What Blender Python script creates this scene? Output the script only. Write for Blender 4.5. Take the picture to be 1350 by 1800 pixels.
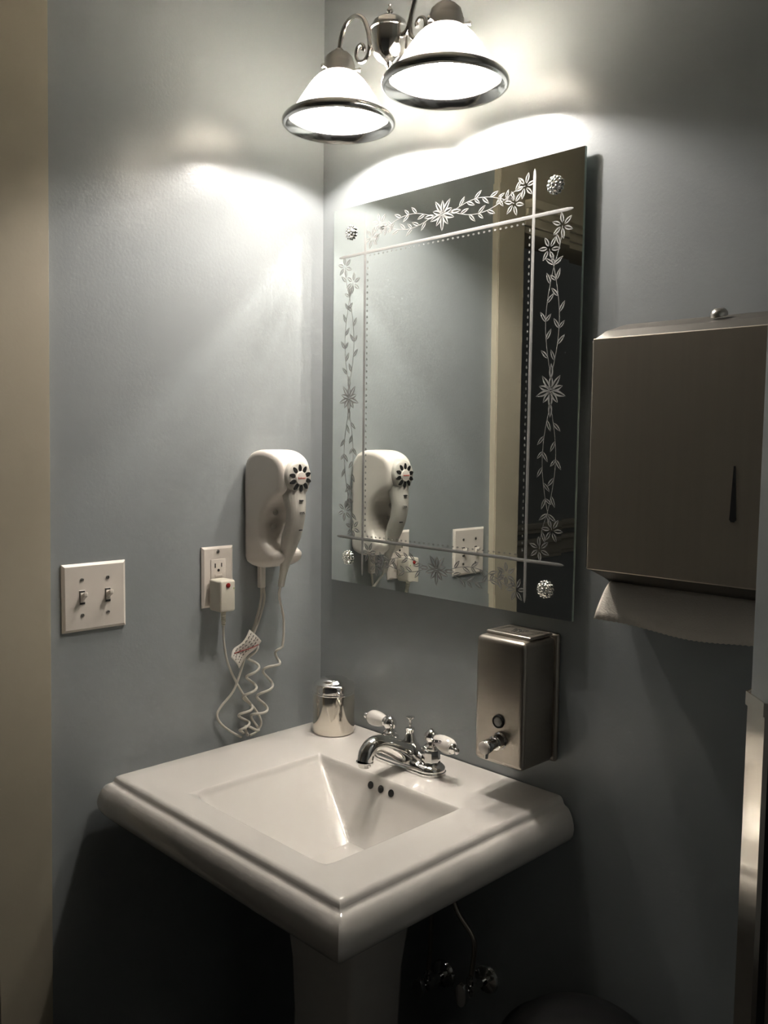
import bpy, bmesh, math, random
from math import sin, cos, pi, radians
from mathutils import Vector, Matrix, noise
random.seed(4)
S = bpy.context.scene
C = S.collection
for o in list(bpy.data.objects): bpy.data.objects.remove(o)

# ---------------------------------------------------------------- camera
FPX, YAW, PITCH, ROLL = 1569.74, 0.7911, 0.0785, 0.0117
cd = bpy.data.cameras.new('camera'); cam = bpy.data.objects.new('camera', cd); C.objects.link(cam)
fw = Vector((-sin(YAW)*cos(PITCH), cos(YAW)*cos(PITCH), -sin(PITCH)))
rt = Vector((cos(YAW), sin(YAW), 0)); up = rt.cross(fw)
r2 = cos(ROLL)*rt + sin(ROLL)*up; u2 = -sin(ROLL)*rt + cos(ROLL)*up
M = Matrix((r2, u2, -fw)).transposed().to_4x4(); M.translation = Vector((1.4196, -1.2192, 1.5092))
cam.matrix_world = M
cd.sensor_fit = 'VERTICAL'; cd.sensor_height = 36; cd.lens = FPX/1800*36; cd.clip_start = .02
S.camera = cam
# ---------------------------------------------------------------- world, exposure, lamp strength
w = bpy.data.worlds.new('world'); S.world = w; w.use_nodes = True
w.node_tree.nodes['Background'].inputs[0].default_value = (.085, .083, .078, 1)
S.view_settings.view_transform = 'Standard'; S.view_settings.look = 'None'
S.view_settings.gamma = 1; S.view_settings.use_curve_mapping = False
S.view_settings.exposure = 0.0
S.cycles.sample_clamp_indirect = 0; S.cycles.blur_glossy = 0; S.cycles.caustics_reflective = True
S.cycles.use_guiding = True; S.cycles.use_surface_guiding = True; S.cycles.guiding_training_samples = 32
BULB = 1420.0                     # emission of each bulb
BULB_COL = (1.0, .935, .875)

# ---------------------------------------------------------------- materials
def mat(name, col, rough=.5, metal=0, bump=0, bscale=200, spec=.5, coat=0, var=0, vscale=3, emit=None, aniso=None):
    m = bpy.data.materials.new(name); m.use_nodes = True
    nt = m.node_tree; b = nt.nodes['Principled BSDF']
    b.inputs['Base Color'].default_value = (*col, 1); b.inputs['Roughness'].default_value = rough
    b.inputs['Metallic'].default_value = metal; b.inputs['Specular IOR Level'].default_value = spec
    b.inputs['Coat Weight'].default_value = coat; b.inputs['Coat Roughness'].default_value = .05
    tc = nt.nodes.new('ShaderNodeTexCoord')
    def noise_node(scale, detail=3, stretch=None):
        n = nt.nodes.new('ShaderNodeTexNoise'); n.inputs['Scale'].default_value = scale; n.inputs['Detail'].default_value = detail
        if stretch:
            mp = nt.nodes.new('ShaderNodeMapping'); mp.inputs['Scale'].default_value = stretch
            nt.links.new(tc.outputs['Object'], mp.inputs['Vector']); nt.links.new(mp.outputs[0], n.inputs['Vector'])
        else: nt.links.new(tc.outputs['Object'], n.inputs['Vector'])
        return n
    if bump:
        n = noise_node(bscale, 2, aniso); bp = nt.nodes.new('ShaderNodeBump')
        bp.inputs['Strength'].default_value = bump; bp.inputs['Distance'].default_value = .001
        nt.links.new(n.outputs[0], bp.inputs['Height']); nt.links.new(bp.outputs[0], b.inputs['Normal'])
    if var:
        n = noise_node(vscale, 4, aniso); mx = nt.nodes.new('ShaderNodeMix'); mx.data_type = 'RGBA'
        mx.inputs['A'].default_value = (*[c*(1-var) for c in col], 1); mx.inputs['B'].default_value = (*[min(1, c*(1+var)) for c in col], 1)
        nt.links.new(n.outputs[0], mx.inputs['Factor']); nt.links.new(mx.outputs['Result'], b.inputs['Base Color'])
    if emit:
        b.inputs['Emission Color'].default_value = (*emit[0], 1); b.inputs['Emission Strength'].default_value = emit[1]
    return m
PAINT = mat('blue_grey_paint', (.30, .322, .33), .26, bump=.17, bscale=170, spec=.4, var=.03, vscale=4)
BEIGE = mat('beige_paint', (.46, .415, .32), .42, bump=.15, bscale=140, spec=.4, var=.04, vscale=5)
CEIL = mat('ceiling_paint', (.72, .70, .66), .8)
DARKROOM = mat('dark_wall', (.30, .31, .31), .6)
DARKWOOD = mat('dark_wood', (.55, .50, .42), .35, var=.1, vscale=20)
FLOORM = mat('dark_floor', (.05, .047, .042), .5, var=.3, vscale=6)
PORC = mat('white_porcelain', (.63, .602, .566), .09, spec=.6, coat=.5, var=.012, vscale=8)
CHROME = mat('chrome', (.80, .79, .77), .06, 1)
NICKEL = mat('lamp_chrome', (.62, .60, .58), .14, 1)
FITTER = mat('fitter_metal', (.40, .385, .365), .34, 1)
RIMM = mat('rim_metal', (.36, .36, .35), .16, 1)
STEEL = mat('brushed_steel', (.40, .365, .32), .33, 1, bump=.06, bscale=60, aniso=(1, 1, 30), var=.05, vscale=6)
STEELD = mat('dispenser_steel', (.50, .455, .385), .40, 1, bump=.08, bscale=40, aniso=(40, 1, 1), var=.06, vscale=3)
POLISH = mat('polished_steel', (.72, .67, .60), .10, 1, bump=.04, bscale=30)
MIRROR = mat('mirror_silver', (.80, .83, .81), .0, 1)
GEDGE = mat('glass_edge', (.42, .52, .47), .2, 0, spec=.8)
ETCH = mat('etched_glass', (.25, .25, .245), .55, spec=.4)
PLAST = mat('white_plastic', (.72, .665, .61), .28, spec=.5)
PLASTG = mat('grey_plastic', (.50, .475, .43), .33, spec=.5)
PLATE = mat('plate_plastic', (.74, .68, .615), .3, spec=.5)
IVORY = mat('plug_plastic', (.66, .62, .53), .35)
CORD = mat('cord_vinyl', (.60, .565, .50), .3)
BLACK = mat('black_void', (.008, .008, .008), .6)
BLACKP = mat('black_plastic', (.01, .01, .01), .3)
RED = mat('red_button', (.32, .02, .015), .4)
REDINK = mat('red_ink', (.55, .10, .07), .5)
GREEN = mat('green_lamp', (.25, .45, .05), .4)
PAPER = mat('paper_towel', (.62, .57, .51), .9, bump=.5, bscale=450)
TAGM = mat('tag_paper', (.62, .58, .52), .6)
INK = mat('dark_ink', (.03, .03, .03), .6)
SCREWM = mat('screw_metal', (.45, .43, .40), .3, 1)
SOAPGL = mat('sight_glass', (.22, .21, .20), .08, spec=.8)

def shade_material():
    m = bpy.data.materials.new('frosted_white_glass'); m.use_nodes = True; nt = m.node_tree
    for n in list(nt.nodes): nt.nodes.remove(n)
    out = nt.nodes.new('ShaderNodeOutputMaterial'); mix = nt.nodes.new('ShaderNodeMixShader')
    d = nt.nodes.new('ShaderNodeBsdfDiffuse'); t = nt.nodes.new('ShaderNodeBsdfTranslucent')
    d.inputs[0].default_value = (.88, .86, .82, 1); t.inputs[0].default_value = (.97, .95, .90, 1)
    mix.inputs[0].default_value = .64
    nt.links.new(d.outputs[0], mix.inputs[1]); nt.links.new(t.outputs[0], mix.inputs[2])
    g = nt.nodes.new('ShaderNodeBsdfGlossy'); g.inputs['Roughness'].default_value = .12
    m2 = nt.nodes.new('ShaderNodeMixShader'); m2.inputs[0].default_value = .05
    nt.links.new(mix.outputs[0], m2.inputs[1]); nt.links.new(g.outputs[0], m2.inputs[2]); nt.links.new(m2.outputs[0], out.inputs[0])
    return m
SHADE = shade_material()
BULBM = mat('lit_bulb', (.9, .9, .9), .4, emit=(BULB_COL, BULB))

# ---------------------------------------------------------------- mesh helpers
def obj(name, bm, m, parent=None, smooth=True, angle=40, mods=None):
    me = bpy.data.meshes.new(name)
    bmesh.ops.recalc_face_normals(bm, faces=bm.faces)
    bm.to_mesh(me); bm.free()
    for mm in (m if isinstance(m, (list, tuple)) else [m]): me.materials.append(mm)
    if smooth:
        me.shade_smooth() if hasattr(me, 'shade_smooth') else None
        try: me.set_sharp_from_angle(angle=radians(angle))
        except Exception: pass
    o = bpy.data.objects.new(name, me); C.objects.link(o)
    if parent: o.parent = parent; o.matrix_parent_inverse = parent_inv(parent)
    return o
def parent_inv(p):
    m = Matrix.Identity(4); q = p
    chain = []
    while q: chain.append(q); q = q.parent
    # every thing is an unrotated Empty/mesh, so only translations matter
    t = Vector((0, 0, 0))
    if chain: t = world_loc(chain[0])
    return Matrix.Translation(-t)
def world_loc(o):
    t = o.location.copy()
    if o.parent: t = t + world_loc(o.parent) + o.matrix_parent_inverse.translation
    return t
def thing(name, label, cat, loc, group=None):
    o = bpy.data.objects.new(name, None); C.objects.link(o); o.location = loc; o.empty_display_size = .03
    o['label'] = label; o['category'] = cat
    if group: o['group'] = group
    return o
def tag(o, label, cat, group=None):
    o['label'] = label; o['category'] = cat
    if group: o['group'] = group
    return o
def struct(name, bm, m, **k):
    o = obj(name, bm, m, **k); o['kind'] = 'structure'; return o
def box(bm, a, b, bev=0, seg=2, mi=0):
    g = bmesh.ops.create_cube(bm, size=1); vs = g['verts']
    for v in vs:
        v.co = Vector([(a[i]+b[i])/2 + v.co[i]*(b[i]-a[i]) for i in range(3)])
    fs = list({f for v in vs for f in v.link_faces})
    for f in fs: f.material_index = mi
    if bev:
        es = list({e for v in vs for e in v.link_edges})
        bmesh.ops.bevel(bm, geom=es, offset=bev, segments=seg, affect='EDGES', profile=.5)
def BX(a, b, bev=0, seg=2):
    bm = bmesh.new(); box(bm, a, b, bev, seg); return bm
def basis(d):
    d = Vector(d).normalized(); a = Vector((0, 0, 1)) if abs(d.z) < .9 else Vector((1, 0, 0))
    u = d.cross(a).normalized(); return u, d.cross(u).normalized(), d
def lathe(bm, prof, o, d=(0, 0, 1), n=40, mi=0, closed=False):
    u, v, d = basis(d); o = Vector(o); rings = []
    for r, h in prof:
        if r < 1e-6: rings.append([bm.verts.new(o + d*h)])
        else: rings.append([bm.verts.new(o + d*h + (u*cos(2*pi*i/n) + v*sin(2*pi*i/n))*r) for i in range(n)])
    pairs = list(zip(rings, rings[1:])) + ([(rings[-1], rings[0])] if closed else [])
    for A, B in pairs:
        for i in range(n):
            j = (i+1) % n
            if len(A) == 1 and len(B) == 1: continue
            if len(A) == 1: f = bm.faces.new((A[0], B[i], B[j]))
            elif len(B) == 1: f = bm.faces.new((A[i], A[j], B[0]))
            else: f = bm.faces.new((A[i], A[j], B[j], B[i]))
            f.material_index = mi
def LT(prof, o, d=(0, 0, 1), n=40, closed=False):
    bm = bmesh.new(); lathe(bm, prof, o, d, n, closed=closed); return bm
def catmull(P, k=8):
    P = [Vector(p) for p in P]; out = []
    Q = [P[0]*2-P[1]] + P + [P[-1]*2-P[-2]]
    for i in range(1, len(Q)-2):
        for j in range(k):
            t = j/k; a, b, c, d = Q[i-1:i+3]
            out.append(.5*((2*b) + (c-a)*t + (2*a-5*b+4*c-d)*t*t + (3*b-a-3*c+d)*t**3))
    out.append(P[-1]); return out
def tube(bm, pts, r, n=12, flat=1.0, mi=0):
    pts = [Vector(p) for p in pts]; N = len(pts)
    rr = r if isinstance(r, (list, tuple)) else [r]*N
    t0 = (pts[1]-pts[0]).normalized(); u = basis(t0)[0]; rings = []
    for i in range(N):
        t = (pts[min(i+1, N-1)] - pts[max(i-1, 0)]).normalized()
        u = (u - t*u.dot(t)).normalized(); v = t.cross(u)
        rings.append([bm.verts.new(pts[i] + (u*cos(2*pi*k/n)*flat + v*sin(2*pi*k/n))*rr[i]) for k in range(n)])
    for A, B in zip(rings, rings[1:]):
        for k in range(n): bm.faces.new((A[k], A[(k+1) % n], B[(k+1) % n], B[k])).material_index = mi
    bm.faces.new(rings[0]).material_index = mi; bm.faces.new(rings[-1][::-1]).material_index = mi
def TB(pts, r, n=12, flat=1.0):
    bm = bmesh.new(); tube(bm, pts, r, n, flat); return bm
def interp(vals, m):
    """resample radius list over m points"""
    out = []
    for i in range(m):
        x = i/(m-1)*(len(vals)-1); k = min(int(x), len(vals)-2); out.append(vals[k]+(vals[k+1]-vals[k])*(x-k))
    return out
def ball(bm, o, r, sc=(1, 1, 1), seg=16):
    g = bmesh.ops.create_uvsphere(bm, u_segments=seg, v_segments=max(6, seg//2), radius=r)
    for v in g['verts']: v.co = Vector((v.co.x*sc[0], v.co.y*sc[1], v.co.z*sc[2])) + Vector(o)
def text(name, s, size, loc, rot, m, parent, ext=.00015):
    c = bpy.data.curves.new(name, 'FONT'); c.body = s; c.size = size; c.extrude = ext; c.align_x = 'CENTER'; c.align_y = 'CENTER'
    t = bpy.data.objects.new(name, c); C.objects.link(t)
    dg = bpy.context.evaluated_depsgraph_get(); me = bpy.data.meshes.new_from_object(t.evaluated_get(dg))
    bpy.data.objects.remove(t)
    me.transform(Matrix.Translation(loc) @ rot.to_4x4()); me.materials.clear(); me.materials.append(m)
    o = bpy.data.objects.new(name, me); C.objects.link(o)
    if parent: o.parent = parent; o.matrix_parent_inverse = parent_inv(parent)
    return o
ROT_X = Matrix(((0, 0, 1), (1, 0, 0), (0, 1, 0)))            # text plane faces +x
ROT_Y = Matrix(((1, 0, 0), (0, 0, -1), (0, 1, 0)))           # text plane faces -y

# ================================================================ SETTING
FZ, CZ = .06, 2.62
struct('floor', BX((-2.2, -3.6, FZ-.05), (2.6, .1, FZ)), FLOORM)
bm = bmesh.new(); box(bm, (-.1, -.68, CZ), (2.5, .1, CZ+.05)); box(bm, (-.1, -2.5, CZ), (2.5, -.68, CZ+.05))
struct('ceiling', bm, CEIL)
struct('wall_right', BX((-.1, 0, FZ), (2.5, .1, CZ)), PAINT)         # the wall with the mirror
struct('wall_left', BX((-.1, -.60, FZ), (0, 0, CZ)), PAINT)          # the wall with the switches
# beige pier at the end of the left wall; it is a little out of plumb in the photograph
bm = bmesh.new()
e0, e1 = -.608, -.576      # near edge at the floor and at the ceiling
q = [(-.1, -.69), (-.1, e0), (.019, e0), (.019, -.69)]; qt = [(-.1, -.69), (-.1, e1), (.019, e1), (.019, -.69)]
lo = [bm.verts.new((x, y, FZ)) for x, y in q]; hi = [bm.verts.new((x, y, CZ)) for x, y in qt]
bm.faces.new(lo); bm.faces.new(hi)
for i in range(4): bm.faces.new((lo[i], lo[(i+1) % 4], hi[(i+1) % 4], hi[i]))
bmesh.ops.bevel(bm, geom=[e for e in bm.edges if abs((e.verts[0].co-e.verts[1].co).normalized().z) > .9], offset=.002, segments=2, affect='EDGES')
struct('wall_pier', bm, BEIGE)
struct('wall_above_doorway', BX((-.1, -1.75, 2.12), (0, -.69, CZ)), BEIGE)
bm = bmesh.new()
for y0, z0, z1, t in ((0, 2.045, 2.062, .012), (0, 2.062, 2.085, .02), (0, 2.085, 2.103, .028), (0, 2.103, 2.125, .04)):
    box(bm, (-.1, -1.75, z0), (t, -.691, z1), .002)
struct('trim_1', bm, BEIGE)
struct('wall_near_left', BX((-.1, -2.5, FZ), (0, -1.75, CZ)), BEIGE)
struct('wall_back', BX((-.1, -2.5, FZ), (2.6, -2.4, CZ)), mat('back_paint', (.34, .36, .37), .5))
struct('wall_far_right', BX((2.4, -2.5, FZ), (2.5, .1, CZ)), mat('side_paint', (.33, .33, .32), .5))
struct('wall_hall', BX((-1.1, -3.6, FZ), (-1.0, .1, CZ)), DARKROOM)
bm = bmesh.new(); box(bm, (-1.0, -.06, FZ), (-.1, 0, CZ)); box(bm, (-1.1, -3.6, FZ), (0, -3.5, CZ)); struct('wall_hall_end', bm, DARKROOM)
bm = bmesh.new()
for z0, z1, t in ((.98, 1.0, .012), (1.0, 1.055, .022), (1.055, 1.075, .04), (1.10, 1.12, .018), (1.12, 1.145, .03)):
    box(bm, (-1.0, -3.5, z0), (-1.0+t, 0, z1), .003)
struct('trim_2', bm, DARKWOOD)
# return wall at the right edge, with a chamfered corner and a steel corner guard
def prism(bm, pts, z0, z1):
    lo = [bm.verts.new((x, y, z0)) for x, y in pts]; hi = [bm.verts.new((x, y, z1)) for x, y in pts]
    bm.faces.new(lo); bm.faces.new(hi)
    for i in range(len(pts)): bm.faces.new((lo[i], lo[(i+1) % len(pts)], hi[(i+1) % len(pts)], hi[i]))
GX, GY, GW = 1.142, -.548, .021        # the wall edge and the width of its chamfer
bm = bmesh.new(); prism(bm, [(GX, -.0005), (GX, GY), (GX+GW, GY-GW), (2.4, GY-GW), (2.4, -.0005)], FZ, CZ)
struct('wall_return', bm, PAINT, smooth=False)
cg = thing('corner_guard', 'polished steel corner guard on the wall edge at the far right', 'corner guard', (GX, GY, FZ))
def guard(o, i, z0, z1, m, name):
    bm = bmesh.new()
    prism(bm, [(GX-o, GY+.06), (GX-o, GY-o*.41), (GX+GW-o*.41, GY-GW-o), (GX+GW+.03, GY-GW-o), (GX+GW+.03, GY-GW-i), (GX+GW-i*.41, GY-GW-i), (GX-i, GY-i*.41), (GX-i, GY+.06)], z0, z1)
    obj(name, bm, m, cg, smooth=False)
guard(.0022, .0004, FZ+.002, 1.3205, POLISH, 'guard_plate')
guard(.0036, .0022, 1.3120, 1.3225, POLISH, 'top_lip')
bm = bmesh.new(); box(bm, (GX+GW+.004, GY-GW-.0050, FZ+.002), (GX+GW+.008, GY-GW-.0024, 1.32)); obj('shadow_gap_strip', bm, BLACKP, cg, smooth=False)  # black strip painted in for the shadow gap beside the guard

# ================================================================ PEDESTAL SINK
ZR = .932; SX0, SX1, SY0 = .041, .607, -.486; SYB = -.003
BX0, BX1, BY0, BY1 = .187, .533, -.447, -.162
sink = thing('pedestal_sink', 'white porcelain pedestal sink with a square basin in the corner', 'sink', (.33, -.25, FZ))
def lin(a, b, n): return [a+(b-a)*i/n for i in range(n)]
def cosp(a, b, n): return [a+(b-a)*(1-cos(pi*i/n))/2 for i in range(n+1)]
D = .14
def bowl(x, y):
    e = .0
    dl, dr, df, db = x-BX0, BX1-x, y-BY0, BY1-y
    if min(dl, dr, df, db) <= 0: return ZR
    def g(d, a, p): return 1-(1-min(d/a, 1))**p
    v = [g(dl, .30, 1.8), g(dr, .085, 2.4), g(df, .10, 2.4), g(db, .165, 2.7)]
    n = 4.0
    s = 1 - ((1-v[0])**n + (1-v[1])**n + (1-v[2])**n)**(1/n)          # left, right and front run smoothly into each other
    s = max(0, min(s, v[3]))                                          # the back wall meets them in a crease
    f = min(1, min(dl, dr, df, db)/.010); f = f*f*(3-2*f)*.45+.55*f     # soft lip
    return ZR - D*s*f - .0012*f
xs = lin(SX0, BX0, 6) + cosp(BX0, BX1, 90) + lin(BX1, SX1, 5)[1:] + [SX1]
ys = lin(SY0, BY0, 5) + cosp(BY0, BY1, 80) + lin(BY1, SYB, 6)[1:] + [SYB]
# outward edge profile (offset, height)
PROF = [(.0030, ZR-.0005), (.0060, ZR-.0021), (.0084, ZR-.0052), (.0099, ZR-.0090), (.0112, ZR-.0120), (.0135, ZR-.0140), (.0168, ZR-.0152), (.0205, ZR-.0180), (.0245, ZR-.0240),
        (.0282, ZR-.032), (.0306, ZR-.041), (.0314, ZR-.050), (.0298, ZR-.060), (.0248, ZR-.069), (.016, ZR-.077), (.005, ZR-.084), (-.008, ZR-.090), (-.022, ZR-.096), (-.030, ZR-.105), (-.06, ZR-.112), (-.12, ZR-.125)]
bm = bmesh.new()
G = [[bm.verts.new((x, y, bowl(x, y))) for y in ys] for x in xs]
for i in range(len(xs)-1):
    for j in range(len(ys)-1): bm.faces.new((G[i][j], G[i+1][j], G[i+1][j+1], G[i][j+1]))
# boundary path: back-left down the left side, along the front, up the right side, along the back
def path_at(off):
    """points of the outline moved outwards by off (left, front, right only), small rounded corners"""
    pts = []; r = max(.0, .008+off)
    x0, x1, y0 = SX0-off, SX1+off, SY0-off
    for y in ys[::-1]: pts.append([x0, y])
    k = len(pts)-1
    for x in xs[1:]: pts.append([x, y0])
    for y in ys[1:]: pts.append([x1, y])
    return pts
base = [G[0][j] for j in range(len(ys)-1, -1, -1)] + [G[i][0] for i in range(1, len(xs))] + [G[-1][j] for j in range(1, len(ys))]
prev = base; rc = .0
for off, z in PROF:
    P = path_at(off); rad = .0035+max(off, 0)*.12
    x0, x1, y0 = SX0-off, SX1+off, SY0-off
    cur = []
    for k, (x, y) in enumerate(P):
        bx_, by_ = base[k].co.x, base[k].co.y
        X = x0 + (bx_-SX0)/(SX1-SX0)*(x1-x0); Y = y0 + (by_-SY0)/(SYB-SY0)*(SYB-y0)
        # round the two front corners
        for cx, sgn in ((x0, 1), (x1, -1)):
            dx, dy = (X-cx)*sgn, Y-y0
            if dx < rad and dy < rad:
                c = Vector((rad, rad)); v = Vector((dx, dy))-c
                if v.length > rad: v = v.normalized()*rad
                X, Y = cx+(v.x+rad)*sgn, y0+v.y+rad
        cur.append(bm.verts.new((X, Y, z)))
    for k in range(len(cur)-1): bm.faces.new((prev[k], prev[k+1], cur[k+1], cur[k]))
    prev = cur
bm.faces.new(prev)
# belly that carries the bowl down to the pedestal
box(bm, (.19, -.38, .765), (.50, -.03, .83), .02, 3); box(bm, (.22, -.34, .71), (.44, -.05, .79), .03, 3)
obj('basin', bm, PORC, sink, angle=50)
# pedestal column with flared top and foot
bm = bmesh.new()
def rrect(cx, cy, hx, hy, c=.012):
    p = []
    for sx, sy in ((1, 1), (-1, 1), (-1, -1), (1, -1)):
        q = [(cx+sx*hx, cy+sy*(hy-c)), (cx+sx*(hx-c*.3), cy+sy*(hy-c*.3)), (cx+sx*(hx-c), cy+sy*hy)]
        p += q if sx*sy > 0 else q[::-1]
    return p
prev = None
for z, hx, hy in ((.74, .100, .078), (.70, .094, .070), (.60, .082, .062), (.50, .078, .060), (.35, .080, .062), (.2, .09, .07), (.15, .105, .085), (.14, .12, .1), (.10, .125, .105), (FZ+.001, .13, .11)):
    ring = [bm.verts.new((x, y, z)) for x, y in rrect(.313, -.205, hx, hy)]
    if prev:
        for k in range(len(ring)): bm.faces.new((prev[k], prev[(k+1) % len(ring)], ring[(k+1) % len(ring)], ring[k]))
    else: bm.faces.new(ring)
    prev = ring
bm.faces.new(prev); obj('pedestal', bm, PORC, sink, angle=50)
for hx in (.3345, .3595, .3845):
    yy = BY1-.001
    while bowl(hx, yy) > .9145 and yy > BY0: yy -= .0003
    bm = LT([(0, .0), (.0055, 0), (.0064, .0003), (.0066, .0009), (.0060, .0011), (.0056, .0007), (0, .0006)], (hx, yy-.0002, .9145), (0, -1, .32), 24)
    obj('overflow_hole', bm, BLACK, sink)
obj('drain', LT([(0, .001), (.012, .001), (.017, .003), (.021, .003), (.022, 0), (0, 0)], (.40, -.27, bowl(.40, -.27)+.0003), (0, 0, 1), 32), CHROME, sink)

# ================================================================ FAUCET
FX, FY, FZ0 = .3455, -.085, ZR+.0003
fa = thing('faucet', 'chrome two-handle faucet with porcelain levers on the sink deck', 'faucet', (FX, FY, ZR))
def stadium(hl, r, z, n=14):
    p = []
    for k in range(n+1): t = -pi/2+pi*k/n; p.append((FX+hl+r*cos(t), FY+r*sin(t), z))
    for k in range(n+1): t = pi/2+pi*k/n; p.append((FX-hl+r*cos(t), FY+r*sin(t), z))
    return p
bm = bmesh.new(); prev = None
for r, z in ((.0235, 0), (.0265, .0005), (.0270, .004), (.0255, .006), (.0258, .0085), (.0245, .012), (.021, .015), (.015, .018), (.006, .019)):
    ring = [bm.verts.new(p) for p in stadium(.051, r, FZ0+z)]
    if prev:
        for k in range(len(ring)): bm.faces.new((prev[k], prev[(k+1) % len(ring)], ring[(k+1) % len(ring)], ring[k]))
    else: bm.faces.new(ring)
    prev = ring
bm.faces.new(prev); obj('base_plate', bm, CHROME, fa)
# body hump that rises to the lift rod, and the spout
bm = bmesh.new()
prof = [(.0225, .010), (.022, .018), (.019, .028), (.0135, .040), (.0095, .050), (.0072, .058), (.0072, .062), (.0085, .064), (.0085, .067), (.006, .069), (0, .069)]
lathe(bm, prof, (FX, FY, FZ0), n=32)
for s in (-1, 1):
    pts = catmull([(FX+s*.006, FY, FZ0+.030), (FX+s*.022, FY, FZ0+.021), (FX+s*.040, FY, FZ0+.016)], 6)
    tube(bm, pts, interp([.016, .011, .012], len(pts)), 16)
obj('body', bm, CHROME, fa)
pts = catmull([(FX, FY+.006, FZ0+.018), (FX, FY-.020, FZ0+.030), (FX, FY-.050, FZ0+.046), (FX, FY-.076, FZ0+.057), (FX, FY-.095, FZ0+.057), (FX, FY-.107, FZ0+.047), (FX, FY-.111, FZ0+.034)], 7)
bm = bmesh.new(); tube(bm, pts, interp([.021, .0195, .0165, .0150, .0142, .0140, .0142], len(pts)), 28)
lathe(bm, [(0, .0), (.0148, .0), (.0152, -.002), (.0146, -.0032), (0, -.0032)], (FX, FY-.1115, FZ0+.0345), n=28)
sp = obj('spout', bm, CHROME, fa)
obj('aerator', LT([(0, 0), (.0105, 0), (.0108, -.006), (.0095, -.0075), (0, -.0068)], (FX, FY-.1115, FZ0+.0315), n=24), CHROME, sp)
bm = LT([(0, .066), (.0022, .066), (.0022, .074), (.004, .076), (.0022, .078), (.0025, .083), (.0075, .0865), (.008, .088), (.003, .0895), (0, .0895)], (FX, FY, FZ0), n=24)
obj('lift_rod', bm, CHROME, fa)
for s in (-1, 1):
    hx = FX+s*.051
    bm = bmesh.new()
    lathe(bm, [(.016, .010), (.0185, .013), (.0155, .018), (.0165, .021)], (hx, FY, FZ0), n=32)
    lathe(bm, [(.0163, .021), (.0165, .040), (.0155, .043)], (hx, FY, FZ0), n=8)
    lathe(bm, [(.0155, .042), (.0105, .0445), (.0095, .047), (.012, .049), (.0095, .0515), (.007, .053), (.009, .056), (.0118, .061), (.0122, .066), (.0105, .071), (.006, .0755), (.003, .077), (.0025, .079), (0, .0795)], (hx, FY, FZ0), n=28)
    hb = obj('valve', bm, CHROME, fa, angle=30)
    d = Vector((s, -.12 if s > 0 else .06, -.13 if s > 0 else -.04)).normalized(); o = Vector((hx, FY, FZ0+.0655))
    hn = obj('handle', LT([(0, .008), (.0065, .008), (.0075, .0125), (.0082, .015), (.0110, .020), (.0135, .030), (.0145, .040), (.0140, .048), (.0115, .054), (.0085, .057), (0, .058)], o, d, 28), PORC, fa)
    hn['label'] = 'white porcelain lever'
    obj('collar', LT([(0, .004), (.0065, .004), (.0082, .009), (.0085, .013), (.0068, .0145), (0, .0145)], o, d, 24), CHROME, hn)
    obj('finial', LT([(0, .054), (.0098, .0545), (.0088, .0585), (.006, .0605), (.004, .062), (.0052, .065), (.0055, .068), (.003, .0705), (0, .071)], o, d, 24), CHROME, hn)
    if s > 0: text('lettering', 'COLD', .0072, o + d*.030 + Vector((-.001, -.0128, .0046)), Matrix.Rotation(radians(-8), 3, 'Y') @ Matrix.Rotation(radians(20), 3, 'X').inverted() @ ROT_Y, INK, hn, .0012)

# ================================================================ CANISTER
can = thing('canister', 'round polished steel lidded canister on the back corner of the sink', 'canister', (.112, -.061, ZR))
o = (.112, -.061, ZR+.0003)
obj('cup', LT([(0, 0), (.0385, 0), (.041, .0015), (.0415, .004), (.0415, .078), (.0410, .080), (.0395, .080), (.0395, .004), (0, .003)], o, n=56), POLISH, can)
obj('lid', LT([(.0400, .0792), (.0427, .0795), (.0430, .081), (.0425, .0825), (.0412, .083), (.0412, .094), (.0402, .098), (.037, .1005), (.031, .1015), (.029, .103), (.026, .107), (.018, .1095), (.008, .1103), (0, .1105)], o, n=56), CHROME, can)

# ================================================================ SOAP DISPENSER
sd = thing('soap_dispenser', 'brushed steel vertical soap dispenser on the wall beside the mirror', 'soap dispenser', (.55, 0, 1.0))
bm = bmesh.new(); box(bm, (.502, -.098, .990), (.6015, -.012, 1.198), .010, 4); box(bm, (.4985, -.013, .987), (.6045, -.0012, 1.2015), .006, 3)
obj('tank', bm, STEEL, sd)
bm = bmesh.new(); box(bm, (.507, -.078, 1.1975), (.597, -.016, 1.2035), .003, 3)
lid = obj('filler_lid', bm, STEEL, sd)
bm = bmesh.new()
for a_, b_ in (((.517, -.072), (.587, -.0705)), ((.517, -.0285), (.587, -.027)), ((.517, -.072), (.5185, -.027)), ((.5855, -.072), (.587, -.027)), ((.522, -.067), (.582, -.0662)), ((.522, -.0328), (.582, -.032)), ((.522, -.067), (.5228, -.032)), ((.5812, -.067), (.582, -.032))):
    box(bm, (*a_, 1.2034), (*b_, 1.2039))
ll = obj('embossed_frame', bm, SCREWM, lid)
for i in range(3): text('lettering', ['PUSH LID', 'TO FILL', 'SOAP'][i], .0065, Vector((.552, -.041-.0085*i, 1.2037)), Matrix.Identity(3), INK, lid, .0002)
obj('sight_window', LT([(0, .002), (.0085, .003), (.0098, .0045), (.0105, .004), (.0112, 0), (0, 0)], (.5535, -.0978, 1.0635), (0, -1, 0), 32), BLACKP, sd)
obj('window_glass', LT([(0, .0055), (.004, .005), (.0075, .0035), (.008, .002), (0, .002)], (.5535, -.0978, 1.0635), (0, -1, 0), 28), SOAPGL, sd)
vo = Vector((.559, -.0975, 1.034)); vd = Vector((-.0, -1, -.06)).normalized()
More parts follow.
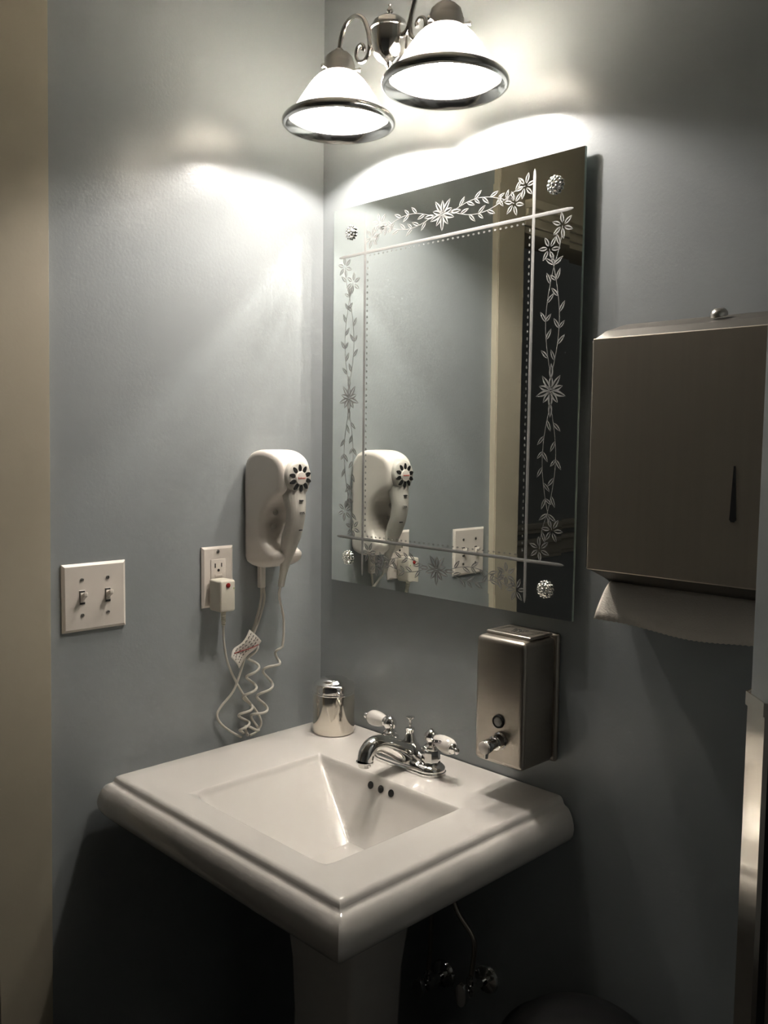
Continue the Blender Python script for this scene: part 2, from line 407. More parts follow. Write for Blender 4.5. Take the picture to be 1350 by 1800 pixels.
vv = obj('valve', LT([(0, 0), (.0135, 0), (.0138, .004), (.0118, .006), (.0112, .016), (.0118, .0175), (.0092, .019), (.0088, .030), (.0105, .031), (.0108, .040), (.0098, .042), (0, .042)], vo, vd, 32), CHROME, sd)
obj('push_button', LT([(0, .040), (.0088, .040), (.0102, .042), (.0102, .0455), (.0085, .047), (0, .0475)], vo, vd, 28), PLAST, vv)
obj('nozzle', LT([(0, 0), (.0035, 0), (.003, .011), (0, .011)], vo+vd*.036+Vector((0, 0, -.008)), (0, -.15, -1), 16), CHROME, vv)

# ================================================================ MIRROR
MX0, MX1, MZ0, MZ1 = .052, .6315, 1.2265, 1.9645; MY = -.0165; BV = .0235
mir = thing('wall_mirror', 'large rectangular mirror with pale flower border and four silver corner rosettes', 'mirror', (.34, -.016, MZ0))
bm = bmesh.new(); tb = BV*math.tan(radians(.6))
ou = [(MX0, MZ0), (MX1, MZ0), (MX1, MZ1), (MX0, MZ1)]; inn = [(MX0+BV, MZ0+BV), (MX1-BV, MZ0+BV), (MX1-BV, MZ1-BV), (MX0+BV, MZ1-BV)]
vo_ = [bm.verts.new((x, MY+tb, z)) for x, z in ou]; vi = [bm.verts.new((x, MY, z)) for x, z in inn]; vb = [bm.verts.new((x, MY+.0055, z)) for x, z in ou]
bm.faces.new(vi); 
for k in range(4):
    j = (k+1) % 4; bm.faces.new((vo_[k], vo_[j], vi[j], vi[k])); bm.faces.new((vb[k], vb[j], vo_[j], vo_[k])).material_index = 1
bm.faces.new(vb[::-1]).material_index = 1
gl = obj('mirror_glass', bm, [MIRROR, GEDGE], mir, smooth=False)
YE = MY-.0003
def strip(x0, z0, x1, z1, w):
    """a ground line: low rounded bead with tapered ends"""
    a, b = Vector((x0, YE+.0002, z0)), Vector((x1, YE+.0002, z1)); L = (b-a).length
    ts = [0, .004/L, .012/L, 1-.012/L, 1-.004/L, 1]; ws = [.1, .7, 1, 1, .7, .1]
    bm = bmesh.new(); tube(bm, [a.lerp(b, t) for t in ts], [w*q for q in ws], 8); 
    for v in bm.verts: v.co.y = YE+.0002 + (v.co.y-YE-.0002)*.12
    return bm
for q in ((.5385, 1.244, .5385, 1.949), (.1435, 1.244, .1435, 1.949), (.068, 1.871, .614, 1.8745), (.068, 1.3175, .614, 1.315)):
    obj('etched_line', strip(*q, .0029), ETCH, mir)
def petal(bm, p, ang, L, W, hollow=True):
    """one almond shaped cut, drawn as outline strokes with a central vein"""
    d = Vector((cos(ang), 0, sin(ang))); n = Vector((-sin(ang), 0, cos(ang))); p = Vector(p)
    def poly(sides):
        vs = [bm.verts.new(q + Vector((0, -.0001, 0))) for q in sides]
        if len(vs) > 2: bm.faces.new(vs)
    N = 7
    up_ = [p + d*L*k/N + n*W*sin(pi*(k/N)**.85) for k in range(N+1)]
    dn_ = [p + d*L*k/N - n*W*sin(pi*(k/N)**.85) for k in range(N+1)]
    for side, sg in ((up_, 1), (dn_, -1)):
        inner = [p + d*L*k/N + n*sg*W*sin(pi*(k/N)**.85)*.35 for k in range(N+1)]
        poly(side[:1] + side[1:-1] + side[-1:] + inner[1:-1][::-1])
def stroke(bm, pts, w):
    pts = [Vector(p) for p in pts]
    for a, b in zip(pts, pts[1:]):
        d = (b-a).normalized(); n = Vector((-d.z, 0, d.x))*w
        bm.faces.new([bm.verts.new(q) for q in (a+n, b+n, b-n, a-n)])
def flower(bm, p, r, a0=0, n=8, span=2*pi, W=.0034):
    for k in range(n): petal(bm, p + Vector((cos(a0+span*k/n), 0, sin(a0+span*k/n)))*r*.18, a0+span*k/n, r, W)
    petal(bm, p+Vector((-.004*cos(a0), 0, -.004*sin(a0))), a0, .009, .0028)
def garland(cx, cz, L, vert, flip=1, amp=.013):
    """two crossing stems with leaves, small flowers at their ends, one big flower in the middle"""
    bm = bmesh.new()
    def P(u, v): return Vector((cx+v*flip, YE, cz+u)) if vert else Vector((cx+u, YE, cz+v*flip))
    def A(a): return (a if vert else pi/2-a)
    def dirang(u0, v0, u1, v1):
        q = P(u1, v1)-P(u0, v0); return math.atan2(q.z, q.x)
    c = P(0, 0)
    for k in range(10): petal(bm, c+Vector((cos(k*pi/5+.3), 0, sin(k*pi/5+.3)))*.004, k*pi/5+.3, .026 if k % 2 else .020, .0044)
    flower(bm, c, .008, .2, 6, W=.002)
    for s in (-1, 1):
        petal(bm, P(s*.018, 0), dirang(0, 0, s, 0), .026, .0040)
        for ph in (-1, 1):
            def st(t):
                u = s*(.022+t*(L/2-.03)); 
                v = ph*amp*(sin(pi*min(t*1.35, 1.0))*1.0 if t < .74 else -sin(pi*(t-.74)*1.9)*1.1)
                return u, v
            end = .86 if ph*s > 0 else 1.0
            stp = [P(*st(end*k/24)) for k in range(25)]
            stroke(bm, stp, .0005)
            nl = 8
            for k in range(1, nl):
                t = end*k/nl; u, v = st(t); u1, v1 = st(t+.02); a = dirang(u, v, u1, v1)
                sd_ = 1 if (k % 2) else -1
                petal(bm, P(u, v), a+sd_*.60, .0200, .0032)
                if k % 3 == 0: petal(bm, P(u, v), a-sd_*.7, .0160, .0028)
            u, v = st(end); a = dirang(*st(end-.03), u, v)
            for k in range(6): petal(bm, P(u, v)+Vector((cos(a+k*pi/3), 0, sin(a+k*pi/3)))*.004, a+k*pi/3+.2, .0175, .0036)
    return bm
for args in ((.580, 1.594, .53, True, 1), (.1005, 1.594, .53, True, -1), (.341, 1.911, .375, False, 1), (.341, 1.2785, .375, False, -1)):
    obj('floral_etching', garland(*args), ETCH, mir, smooth=False)
bm = bmesh.new()
def bead(x, z, vert):
    petal(bm, (x, YE, z), pi/2 if vert else 0, .0055, .0014)
n_ = 46
for k in range(n_):
    z = 1.330+k*(1.862-1.330)/n_
    bead(.5315, z, True); bead(.1505, z, True)
n_ = 32
for k in range(n_):
    x = .155+k*(.527-.155)/n_
    bead(x, 1.865, False); bead(x, 1.3235, False)
obj('beaded_etching', bm, ETCH, mir, smooth=False)
for x, z in ((.579, 1.9155), (.1025, 1.9155), (.1015, 1.2765), (.5795, 1.2725)):
    bm = bmesh.new()
    lathe(bm, [(0, .016), (.0105, .016), (.012, .018), (.0125, .0195), (.010, .023), (0, .0245)], (x, 0, z), (0, -1, 0), 24)
    lathe(bm, [(0, .0008), (.004, .0008), (.004, .0105), (0, .0105)], (x, 0, z), (0, -1, 0), 12)
    for k in range(12): a = k*pi/6; ball(bm, (x+.0118*cos(a), -.0195, z+.0118*sin(a)), .0030, (1, .8, 1), 10)
    for k in range(8): a = k*pi/4+.2; ball(bm, (x+.0068*cos(a), -.0232, z+.0068*sin(a)), .0028, (1, .8, 1), 10)
    ball(bm, (x, -.0245, z), .0033, (1, .8, 1), 10)
    obj('rosette', bm, CHROME, mir)

# ================================================================ PAPER TOWEL DISPENSER
pd = thing('paper_towel_dispenser', 'dull steel paper towel dispenser on the wall right of the mirror', 'paper towel dispenser', (.845, 0, 1.30))
PX0, PX1 = .703, .9805
def sideprism(bm, prof, x0, x1):
    A = [bm.verts.new((x0, y, z)) for y, z in prof]; B = [bm.verts.new((x1, y, z)) for y, z in prof]
    bm.faces.new(A); bm.faces.new(B)
    for i in range(len(prof)): bm.faces.new((A[i], A[(i+1) % len(prof)], B[(i+1) % len(prof)], B[i]))
bm = bmesh.new(); sideprism(bm, [(-.0012, 1.690), (-.0012, 1.301), (-.028, 1.301), (-.040, 1.308), (-.094, 1.329), (-.094, 1.657), (-.06, 1.674)], PX0, PX1)
bmesh.ops.bevel(bm, geom=bm.edges[:], offset=.0012, segments=2, affect='EDGES')
obj('cabinet', bm, mat('darkened_cabinet_steel', (.17, .16, .145), .5, 1), pd, smooth=False)  # steel colour darkened to stand in for the dark reflection on the sloped top
bm = bmesh.new(); box(bm, (.7085, -.1000, 1.3275), (.985, -.0945, 1.6595), .0014, 2)
dr = obj('door', bm, STEELD, pd, smooth=False)
bm = bmesh.new(); vs = [(.9215, 1.4835), (.9240, 1.4835), (.9275, 1.4145), (.9250, 1.4115), (.9205, 1.4115), (.9185, 1.4145)]
F = [bm.verts.new((x, -.1004, z)) for x, z in vs]; K = [bm.verts.new((x, -.0998, z)) for x, z in vs]
bm.faces.new(F); bm.faces.new(K)
for i in range(6): bm.faces.new((F[i], F[(i+1) % 6], K[(i+1) % 6], K[i]))
obj('level_slot', bm, BLACK, dr, smooth=False)
kn = obj('lock_knob', LT([(0, 0), (.0115, 0), (.0115, .004), (.0085, .0085), (.006, .010), (0, .0105)], (.8640, -.035, 1.6845), (0, -.35, 1), 24), SCREWM, pd)
pt = bmesh.new(); NX = 70; rows = [(-.030, 1.3035), (-.036, 1.300), (-.047, 1.290), (-.058, 1.276), (-.067, 1.262), (-.0735, 1.250)]
gp = []
for j, (y, z) in enumerate(rows):
    t = j/(len(rows)-1); row = []
    for i in range(NX+1):
        s = i/NX; x = (.7075-.001*t) + s*(.268)
        sag = t*(-.012*sin(pi*min(1, s*.62+.0)) + .002*sin(9*s)); zz = z + sag + (.0012 if (i % 2 and j == len(rows)-1) else 0)
        yy = y + t*(.012*sin(pi*s*.9)+.003*sin(7*s))
        if t < .15: zz = z
        row.append(pt.verts.new((x, yy, zz + t*.010*s*s)))
    gp.append(row)
for j in range(len(rows)-1):
    for i in range(NX): pt.faces.new((gp[j][i], gp[j][i+1], gp[j+1][i+1], gp[j+1][i]))
po = obj('paper_towel', pt, PAPER); tag(po, 'white paper towel sheet hanging below the steel wall dispenser', 'paper towel')
sm = po.modifiers.new('s', 'SOLIDIFY'); sm.thickness = .0006

# ================================================================ SWITCH PLATE
def cover_plate(root, y0, y1, z0, z1, t=.006):
    bm = bmesh.new(); b = .0045
    back = [(y0, z0), (y1, z0), (y1, z1), (y0, z1)]; fr = [(y0+b, z0+b), (y1-b, z0+b), (y1-b, z1-b), (y0+b, z1-b)]
    L = [[bm.verts.new((x, y, z)) for y, z in q] for x, q in ((.0006, back), (.0030, back), (t-.0006, [(a+(c-a)*.75, b2+(d-b2)*.75) for (a, b2), (c, d) in zip(back, fr)]), (t, fr))]
    bm.faces.new(L[0]); bm.faces.new(L[-1])
    for A, B in zip(L, L[1:]):
        for k in range(4): bm.faces.new((A[k], A[(k+1) % 4], B[(k+1) % 4], B[k]))
    return obj('cover_plate', bm, PLATE, root, angle=25)
def screw(root, y, z, x=.006, slot=.6):
    bm = LT([(0, 0), (.0033, 0), (.0033, .0008), (.002, .0013), (0, .0015)], (x, y, z), (1, 0, 0), 16)
    s_ = obj('screw', bm, SCREWM, root)
    bm = BX((x+.0012, -.0028, -.0004), (x+.0017, .0028, .0004))
    for v in bm.verts: a, b = v.co.y, v.co.z; v.co.y = y+a*cos(slot)-b*sin(slot); v.co.z = z+a*sin(slot)+b*cos(slot)
    obj('screw_slot', bm, INK, s_, smooth=False)
sw = thing('light_switch', 'double toggle light switch on a white plate beside the beige pier', 'light switch', (0, -.51, 1.185))
SY, SZ = -.5105, 1.2415
cover_plate(sw, SY-.0575, SY+.0575, SZ-.0575, SZ+.0575)
for k, s in enumerate((-1, 1)):
    y = SY+s*.0232
    for z, sl in ((SZ+.0302, .5+k), (SZ-.0302, 1.3-k)): screw(sw, y, z, slot=sl)
    bm = bmesh.new(); box(bm, (.0055, y-.0052, SZ-.0125), (.0066, y+.0052, SZ+.0125), .0003, 1)
    tg = obj('toggle_frame', bm, PLATE, sw, smooth=False)
    bm = bmesh.new(); box(bm, (.0066, y-.0046, SZ-.0115), (.0070, y+.0046, SZ+.0115)); obj('toggle_gap', bm, INK, tg, smooth=False)
    bm = bmesh.new(); box(bm, (.0068, -.0041, -.0085), (.0085, .0041, .0085), .0008, 2)
    box(bm, (.007, -.0038, -.0045), (.0205, .0038, .0045), .0016, 3)
    for v in bm.verts:
        v.co.z = SZ + v.co.z*(1-(v.co.x-.007)*14) + (v.co.x-.007)*.55; v.co.y += y
    obj('toggle', bm, PLATE, sw)
# ================================================================ OUTLET + PLUG
ou_ = thing('wall_outlet', 'white rectangular wall outlet plate below and left of the hair dryer', 'outlet', (0, -.262, 1.193))
OY, OZ = -.262, 1.2505
cover_plate(ou_, OY-.035, OY+.035, OZ-.0575, OZ+.0575)
screw(ou_, OY, OZ+.048); screw(ou_, OY, OZ-.048)
bm = bmesh.new(); box(bm, (.0055, OY-.0165, OZ-.0335), (.0075, OY+.0165, OZ+.0335), .0008, 2); rc_ = obj('receptacle', bm, PLATE, ou_)
bm = bmesh.new(); box(bm, (.0074, OY-.0085, OZ+.0175), (.0079, OY-.0062, OZ+.0260)); box(bm, (.0074, OY+.0062, OZ+.0185), (.0079, OY+.0080, OZ+.0260))
lathe(bm, [(0, 0), (.0027, 0), (.0027, .0006), (0, .0006)], (.0074, OY, OZ+.0125), (1, 0, 0), 16); obj('socket_slots', bm, BLACK, rc_, smooth=False)
bm = bmesh.new(); box(bm, (.0072, OY-.0085, OZ+.0005), (.0088, OY+.0085, OZ+.0048), .0006, 1); obj('test_button', bm, PLATE, rc_, smooth=False)
pg = thing('plug_adapter', 'boxy white safety plug with a red button in the wall outlet', 'plug', (.008, -.267, 1.19))
bm = bmesh.new(); box(bm, (.0090, -.2850, 1.1895), (.0475, -.2510, 1.2490), .0045, 4); pb = obj('plug_body', bm, IVORY, pg)
bm = LT([(0, 0), (.0046, 0), (.0046, .0015), (.0038, .0022), (0, .0024)], (.0470, -.2680, 1.2395), (1, 0, 0), 24); rb_ = obj('reset_button', bm, RED, pg); rb_['label'] = 'red button'
bm = bmesh.new(); box(bm, (.0471, -.2558, 1.2315), (.0480, -.2545, 1.2345)); obj('indicator', bm, GREEN, pg)
bm = bmesh.new()
for k in range(9): lathe(bm, [(0, 0), (.0052-.0002*k, 0), (.0056-.0002*k, .001), (.0048-.0002*k, .0028), (0, .0028)], (.030-.0005*k, -.267+.0004*k, 1.1905-.0034*k), (-.1, .08, -1), 16)
obj('strain_relief', bm, IVORY, pg)
pts = catmull([(.026, -.263, 1.162), (.020, -.260, 1.150), (.015, -.254, 1.117), (.012, -.242, 1.076), (.012, -.213, 1.021), (.013, -.178, .975), (.016, -.168, .950), (.018, -.180, .935), (.019, -.198, .931)], 8)
obj('cord', TB(pts, .0030, 10, .75), CORD, pg)

# ================================================================ HAIR DRYER AND HOLDER
def remesh(o, vox, it, dec=None):
    m = o.modifiers.new('r', 'REMESH'); m.mode = 'VOXEL'; m.voxel_size = vox; m.use_smooth_shade = True
    m = o.modifiers.new('s', 'SMOOTH'); m.factor = .5; m.iterations = it
HY = -.157
hh = thing('hair_dryer_holder', 'white wall-mounted hair dryer holder with a hollow side cutout', 'hair dryer holder', (0, HY, 1.27))
def offset_poly(P, d):
    n = len(P); out = []
    for i in range(n):
        a, b, c = Vector(P[i-1]), Vector(P[i]), Vector(P[(i+1) % n])
        e1, e2 = (b-a).normalized(), (c-b).normalized()
        n1, n2 = Vector((-e1.y, e1.x)), Vector((-e2.y, e2.x)); m_ = (n1+n2)
        if m_.length < 1e-4: m_ = n1
        m_.normalize(); out.append(b + m_*d/max(.5, m_.dot(n1)))
    return out
shell = catmull([(0, 1.283, 0), (0, 1.36, 0), (0, 1.450, 0), (.010, 1.478, 0), (.030, 1.490, 0), (.060, 1.4915, 0), (.088, 1.484, 0), (.106, 1.470, 0), (.1135, 1.448, 0), (.112, 1.425, 0), (.105, 1.411, 0), (.088, 1.402, 0), (.066, 1.383, 0), (.054, 1.352, 0), (.058, 1.322, 0), (.072, 1.305, 0), (.086, 1.298, 0), (.0885, 1.288, 0), (.080, 1.276, 0), (.055, 1.266, 0), (.025, 1.266, 0), (.006, 1.272, 0)], 3)
shell = [(p.x, p.y) for p in shell]
ar = sum(shell[i-1][0]*shell[i][1]-shell[i][0]*shell[i-1][1] for i in range(len(shell)))
if ar < 0: shell = shell[::-1]
bm = bmesh.new(); prev = None
lay = [(-1, .011), (-.97, .0070), (-.92, .0040), (-.84, .0018), (-.72, .0004), (-.3, 0), (.3, 0), (.72, .0004), (.84, .0018), (.92, .0040), (.97, .0070), (1, .011)]
for s, d in lay:
    ring = []
    for (x, z) in offset_poly(shell, d):
        hw = .0440 - .075*max(0, x)
        ring.append(bm.verts.new((max(.0008, x), HY + s*hw, z)))
    if prev:
        for k in range(len(ring)): bm.faces.new((prev[k], prev[(k+1) % len(ring)], ring[(k+1) % len(ring)], ring[k]))
    else: bm.faces.new(ring)
    prev = ring
bm.faces.new(prev)
so = obj('shell', bm, PLAST, hh); remesh(so, .0014, 4)
# inner plate seen through the hollow, with two round switches
for z in (1.372, 1.345):
    obj('hollow_button', LT([(0, 0), (.0055, 0), (.0055, .0015), (.004, .0022), (0, .0022)], (.0595+(.006 if z > 1.36 else 0), HY-.015, z), (1, -.15, 0), 20), PLASTG, hh)
bm = bmesh.new(); box(bm, (.0080, HY-.016, 1.2200), (.0210, HY-.003, 1.272), .003, 3); cf = obj('cord_sleeve', bm, PLAST, hh)
hd = thing('hair_dryer', 'white hair dryer hanging in its holder with flower-shaped vent', 'hair dryer', (.1, HY, 1.235))
bm = bmesh.new()
path = catmull([(.1015, HY, 1.434), (.1025, HY, 1.412), (.1060, HY, 1.393), (.1085, HY, 1.374), (.1045, HY, 1.350), (.0945, HY, 1.326), (.0855, HY, 1.302), (.0780, HY, 1.276), (.0700, HY, 1.250), (.0640, HY, 1.228)], 6)
tube(bm, path, interp([.0195, .0195, .0180, .0162, .0155, .0160, .0130, .0085, .0062, .0056], len(path)), 24, 1.24)
lathe(bm, [(0, .080), (.029, .080), (.0308, .098), (.0305, .112), (.0285, .1185), (.024, .1215), (.018, .1225), (0, .1230)], (0, HY, 1.438), (1, 0, .04), 48)
ho = obj('housing', bm, PLASTG, hd); remesh(ho, .0012, 4)
def face_x(r): return .1199-.010*(r/.03)**2*.55
bm = bmesh.new()
for k in range(10):
    a = 2*pi*(k+.5)/10 + .05; N = 14
    for r0 in (0,):
        cy, cz = HY+.0192*cos(a), 1.4395+.0192*sin(a)
        e = Vector((0, cos(a), sin(a))); n = Vector((0, -sin(a), cos(a)))
        T = [bm.verts.new(Vector((.1237-.035*(1+sin(a))*.02, cy, cz)) + e*.0066*cos(t) + n*.0041*sin(t)*(1-.25*cos(t))) for t in [2*pi*i/N for i in range(N)]]
        B = [bm.verts.new(v.co - Vector((.004, 0, 0))) for v in T]
        bm.faces.new(T); bm.faces.new(B)
        for i in range(N): bm.faces.new((T[i], T[(i+1) % N], B[(i+1) % N], B[i]))
obj('vent_slots', bm, BLACK, hd, smooth=False)
bt = obj('center_disc', LT([(0, 0), (.0122, 0), (.0126, .0012), (.0118, .0026), (.006, .0034), (0, .0036)], (.1225, HY, 1.4395), (1, 0, 0), 36), PLAST, hd)
text('logo', 'Sunbeam', .0050, Vector((.1262, HY, 1.4398)), ROT_X, REDINK, bt, .0003)
bm = bmesh.new(); box(bm, (.1265, HY-.004, 1.4045), (.1285, HY+.004, 1.4058))
text('lettering', '1875', .0065, Vector((.1252, HY+.002, 1.374)), ROT_X, mat('faded_ink', (.25, .24, .22), .5), hd, .0010)
bm.free()
bm = bmesh.new(); box(bm, (.1215, HY-.004, 1.3965), (.1268, HY+.0045, 1.3990), .0008, 2); obj('lever_switch', bm, INK, hd)
bm = bmesh.new(); box(bm, (.1080, HY+.000, 1.3400), (.1185, HY+.009, 1.3425), .0008, 2); obj('speed_switch', bm, INK, hd)
# straight lead, then the coil hanging to the sink
def helix(path, r, turns, ph=0):
    n = int(turns*18); out = []; P = catmull(path, 24); m_ = len(P)-1
    for i in range(n+1):
        t = i/n; q = t*m_; k = min(int(q), m_-1); c = P[k].lerp(P[k+1], q-k)
        tn = (P[min(k+1, m_)]-P[k]).normalized(); u = Vector((1, 0, 0)); u = (u-tn*u.dot(tn)).normalized(); v = tn.cross(u)
        rr = r*min(1, t*turns*2+.05, (1-t)*turns*2+.05)
        out.append(c + (u*cos(2*pi*turns*t+ph)*rr*.75 + v*sin(2*pi*turns*t+ph)*rr))
    return out
lead = catmull([(.0625, HY, 1.229), (.050, -.150, 1.205), (.030, -.124, 1.160), (.026, -.120, 1.120), (.024, -.121, 1.098)], 8)
coil = helix([(.022, -.124, 1.094), (.020, -.146, 1.060), (.018, -.160, 1.015), (.018, -.172, .975), (.018, -.190, .946), (.019, -.205, .934)], .0145, 4.6, 1.2)
for v in coil: v.x = max(v.x, .0045)
obj('coiled_cord', TB(lead+coil, .0026, 9), CORD, hd)
s0 = catmull([(.0145, -.166, 1.222), (.0150, -.168, 1.195), (.014, -.178, 1.160), (.012, -.190, 1.128)], 8)
coil2 = helix([(.012, -.190, 1.122), (.015, -.186, 1.080), (.015, -.190, 1.040), (.016, -.200, 1.0), (.016, -.210, .965), (.018, -.212, .937)], .0125, 5.2, 2.4)
for v in coil2: v.x = max(v.x, .0035)
obj('coiled_cord', TB(s0+coil2, .0026, 9), CORD, cf)
l1 = catmull([(.0170, -.163, 1.222), (.0200, -.164, 1.195), (.022, -.182, 1.150), (.020, -.204, 1.105), (.016, -.218, 1.060), (.012, -.232, 1.025), (.008, -.258, .998), (.007, -.266, .982), (.008, -.256, .963), (.012, -.236, .945), (.019, -.218, .932)], 8)
obj('power_cord', TB(l1, .0024, 9), CORD, cf)
bm = bmesh.new(); tube(bm, catmull([(.022, -.168, .932+.0), (.018, -.180, .938), (.014, -.172, .960), (.010, -.162, .985)], 6), .0022, 8); bm.free()
# warning tag wrapped on the cords
tw = []; bm = bmesh.new(); NU, NV = 14, 6; GG = []
c0 = [(1.144, -.204), (1.122, -.222), (1.110, -.240), (1.097, -.249)]; c1 = [(1.118, -.178), (1.104, -.197), (1.090, -.214), (1.074, -.233)]
a_ = catmull([(.026, y, z) for z, y in c0], 5); b_ = catmull([(.030, y, z) for z, y in c1], 5)
for i in range(len(a_)):
    GG.append([bm.verts.new(a_[i].lerp(b_[i], j/NV) + Vector((.004*sin(pi*j/NV)+.003*sin(i*.5), 0, 0))) for j in range(NV+1)])
for i in range(len(a_)-1):
    for j in range(NV): bm.faces.new((GG[i][j], GG[i+1][j], GG[i+1][j+1], GG[i][j+1]))
tg_ = obj('warning_tag', bm, TAGM); tag(tg_, 'crinkled white warning tag with red and black marks on the cords', 'tag')
tg_.modifiers.new('s', 'SOLIDIFY').thickness = .0004
bm = bmesh.new()
def onTag(u, v):
    i = min(len(a_)-2, int(u*(len(a_)-1))); f = u*(len(a_)-1)-i
    p = a_[i].lerp(b_[i], v).lerp(a_[i+1].lerp(b_[i+1], v), f); return p + Vector((.0012+.004*sin(pi*v)+.003*sin((i+f)*.5), 0, 0))
random.seed(9)
for r_ in range(4):
    v = .14+.17*r_; u = .05
    while u < .93:
        L_ = random.uniform(.02, .07)
        tube(bm, [onTag(u, v), onTag(u+L_*.5, v+random.uniform(-.04, .04)), onTag(min(.97, u+L_), v)], .0007, 5); u += L_+random.uniform(.03, .07)
obj('printed_lines', bm, INK, tg_)
bm = bmesh.new(); tube(bm, [onTag(.15+.07*k, .9-.085*k) for k in range(10)], .0008, 6); obj('red_stripe', bm, RED, tg_)

# ================================================================ LIGHT FIXTURE
LY, LZ = -.143, 2.067; LXS = (.2065, .4555); BXc = .331
lf = thing('vanity_light', 'chrome two-arm wall light with scrolled arms above the mirror', 'wall light', (BXc, 0, 2.13))
obj('canopy', LT([(0, .001), (.060, .001), (.060, .006), (.052, .012), (.040, .016), (.030, .024), (0, .026)], (BXc, 0, 2.185), (0, -1, 0), 48), NICKEL, lf)
obj('stem', TB([(BXc, -.02, 2.185), (BXc, LY+.01, 2.178)], .007, 16), NICKEL, lf)
bm = LT([(0, 2.142), (.009, 2.143), (.019, 2.149), (.026, 2.157), (.0292, 2.167), (.030, 2.178), (.030, 2.196), (.0322, 2.1975), (.0322, 2.2005), (.030, 2.202), (.0275, 2.209), (.018, 2.2165), (.008, 2.220), (0, 2.2205)], (BXc, LY, -.011), n=48)
bd = obj('body', bm, NICKEL, lf)
obj('finial', LT([(0, 2.219), (.004, 2.2195), (.003, 2.223), (.0055, 2.226), (.0055, 2.229), (.003, 2.232), (.002, 2.235), (.0033, 2.237), (0, 2.240)], (BXc, LY, -.011), n=20), NICKEL, bd)
obj('finial', LT([(0, 2.144), (.006, 2.143), (.007, 2.140), (.003, 2.138), (.0045, 2.1355), (.003, 2.1335), (.0042, 2.131), (.0028, 2.129), (.0036, 2.127), (0, 2.125)], (BXc, LY, -.011), n=20), NICKEL, bd)
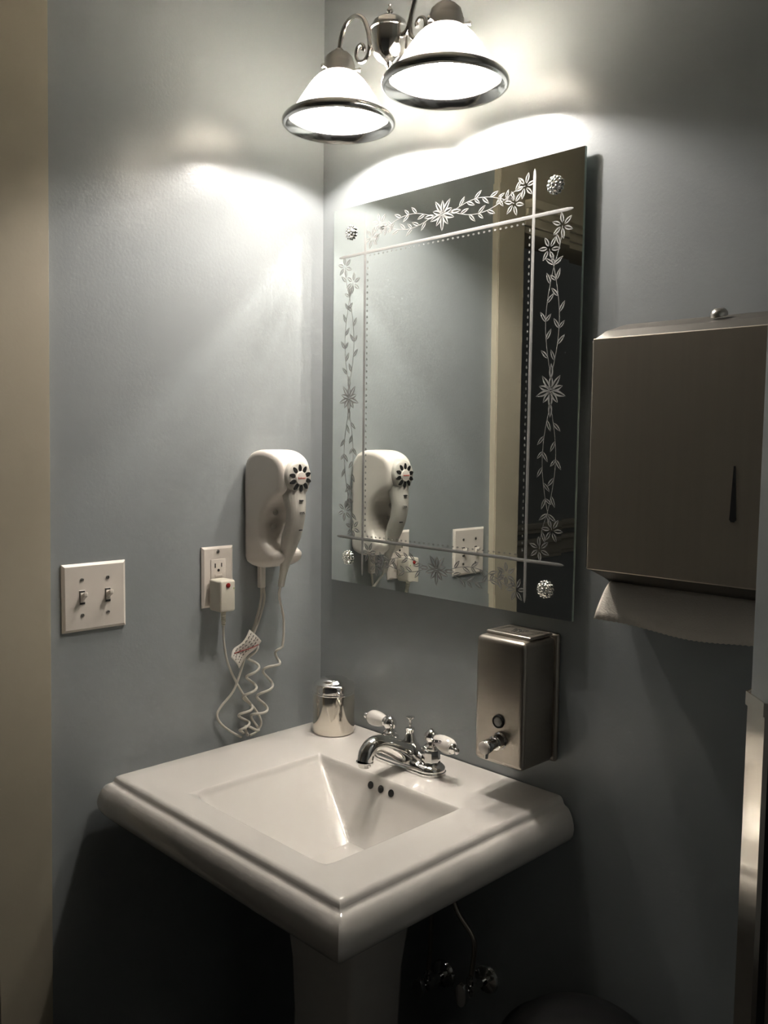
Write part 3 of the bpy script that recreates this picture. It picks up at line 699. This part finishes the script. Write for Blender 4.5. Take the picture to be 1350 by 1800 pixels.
for s, lx in ((-1, LXS[0]), (1, LXS[1])):
    def Q(d, z): return (BXc + s*d, LY, z-.004)          # d = distance from the body towards the lamp
    am = catmull([Q(.026, 2.172), Q(.040, 2.176), Q(.0475, 2.190), Q(.052, 2.206), Q(.063, 2.227), Q(.0835, 2.2385), Q(.106, 2.233), Q(.119, 2.214), Q(.1245, 2.188)], 8)
    ao = obj('arm', TB(am, .0044, 14), NICKEL, lf)
    sc = catmull([Q(.050, 2.196), Q(.0475, 2.180), Q(.050, 2.166), Q(.0605, 2.158), Q(.0735, 2.161), Q(.0810, 2.172), Q(.0785, 2.184), Q(.0690, 2.188), Q(.0620, 2.182), Q(.0640, 2.1755)], 7)
    obj('scroll', TB(sc, interp([.0040, .0042, .0040, .0037, .0034, .0031, .003, .0030, .0036, .0042], len(sc)), 12), NICKEL, ao)
    ft = obj('fitter', LT([(.026, 2.158), (.0275, 2.158), (.0278, 2.176), (.0262, 2.178), (.0262, 2.181), (.0235, 2.190), (.0165, 2.1965), (.009, 2.1985), (.007, 2.2035), (.0045, 2.205), (0, 2.205), (0, 2.1955), (.016, 2.1935), (.0225, 2.188), (.0250, 2.180)], (lx, LY, -.012), n=44, closed=True), FITTER, lf)
    for a in (.5, .5+2*pi/3, .5+4*pi/3):
        d = Vector((cos(a), sin(a), 0))
        obj('thumbscrew', LT([(0, 0), (.0022, 0), (.0022, .010), (.0038, .0105), (.0038, .0135), (.002, .0150), (0, .0152)], Vector((lx, LY, 2.1535))+d*.026, d, 14), CHROME, ft)
    # bell shaped glass (double walled) and the chrome rim
    outp = [(.0255, 2.151), (.0300, 2.1495), (.0375, 2.1445), (.0460, 2.1360), (.0550, 2.1240), (.0645, 2.1095), (.0745, 2.094), (.0835, 2.080), (.0868, 2.0735)]
    inp = [(r-.0028, z-.0012) for r, z in outp][::-1]
    sh = obj('glass_shade', LT(outp+inp, (lx, LY, 0), n=72, closed=True), SHADE, lf); sh['label'] = 'white glass shade'
    obj('rim', LT([(.0838, 2.0795), (.0868, 2.0800), (.0905, 2.0785), (.0950, 2.0760), (.0985, 2.0720), (.1000, 2.0680), (.0995, 2.0640), (.0965, 2.0612), (.0930, 2.0610), (.0890, 2.0640), (.0858, 2.0685), (.0835, 2.0725), (.0826, 2.0760)], (lx, LY, 0), n=80, closed=True), RIMM, sh)
    bb = obj('bulb', LT([(0, 2.0900), (.0040, 2.0907), (.0075, 2.0930), (.0100, 2.0962), (.0112, 2.1010), (.0105, 2.1055), (.0088, 2.1100), (.0070, 2.1135), (0, 2.1135)], (lx, LY, 0), n=32), BULBM, lf)
    bb['label'] = 'glowing white bulb'
    obj('socket', LT([(0, 2.1150), (.0085, 2.1150), (.0105, 2.1250), (.0125, 2.138), (.0155, 2.142), (.0165, 2.150), (.0165, 2.182), (0, 2.182)], (lx, LY, 0), n=24), PLAST, lf)

# ================================================================ BELOW THE SINK
BINX, BINY = .765, -.17
bn = thing('waste_bin', 'black round waste bin on the floor right of the sink', 'waste bin', (BINX, BINY, FZ))
obj('drum', LT([(0, FZ+.001), (.118, FZ+.001), (.122, FZ+.01), (.130, .60), (.132, .605), (.128, .607), (0, .606)], (BINX, BINY, 0), n=48), BLACKP, bn)
obj('dome_lid', LT([(.132, .602), (.133, .612), (.128, .635), (.112, .662), (.085, .684), (.05, .697), (0, .702)], (BINX, BINY, 0), n=48), BLACKP, bn)
def valve(x, z, label):
    v = thing('shutoff_valve', label, 'valve', (x, 0, z), 'chrome shutoff valves under the sink')
    obj('escutcheon', LT([(0, .001), (.026, .001), (.024, .006), (.010, .010), (0, .010)], (x, 0, z), (0, -1, 0), 28), CHROME, v)
    bm = bmesh.new(); lathe(bm, [(0, .008), (.008, .008), (.008, .035), (.012, .036), (.012, .055), (.006, .056), (.005, .066), (0, .066)], (x, 0, z), (0, -1, 0), 24)
    lathe(bm, [(0, 0), (.009, 0), (.009, .018), (.006, .020), (.006, .026), (0, .026)], (x, -.045, z), (0, 0, 1), 20); obj('valve_body', bm, CHROME, v)
    bm = bmesh.new(); lathe(bm, [(0, 0), (.020, 0), (.022, .004), (.020, .009), (0, .010)], (x, -.066, z), (0, -1, 0), 32)
    for q in bm.verts: q.co.x = x + (q.co.x-x)*.62
    obj('valve_handle', bm, CHROME, v)
    return v
valve(.4646, .5491, 'chrome shutoff valve on the wall under the sink, the right one')
valve(.3633, .5131, 'chrome shutoff valve under the sink beside the pedestal')
for x, z, w_ in ((.4646, .5491, 'right'), (.3633, .5131, 'left')):
    pts = catmull([(x, -.045, z+.027), (x+.004, -.045, z+.09), (x+(-.03 if w_ == 'right' else .004), -.05, .68), (x+(-.05 if w_ == 'right' else -.02), -.055, .735)], 8)
    tag(obj('supply_hose', TB(pts, .0045, 10), STEEL), 'thin grey water hose rising from the %s shutoff valve under the sink' % w_, 'hose')
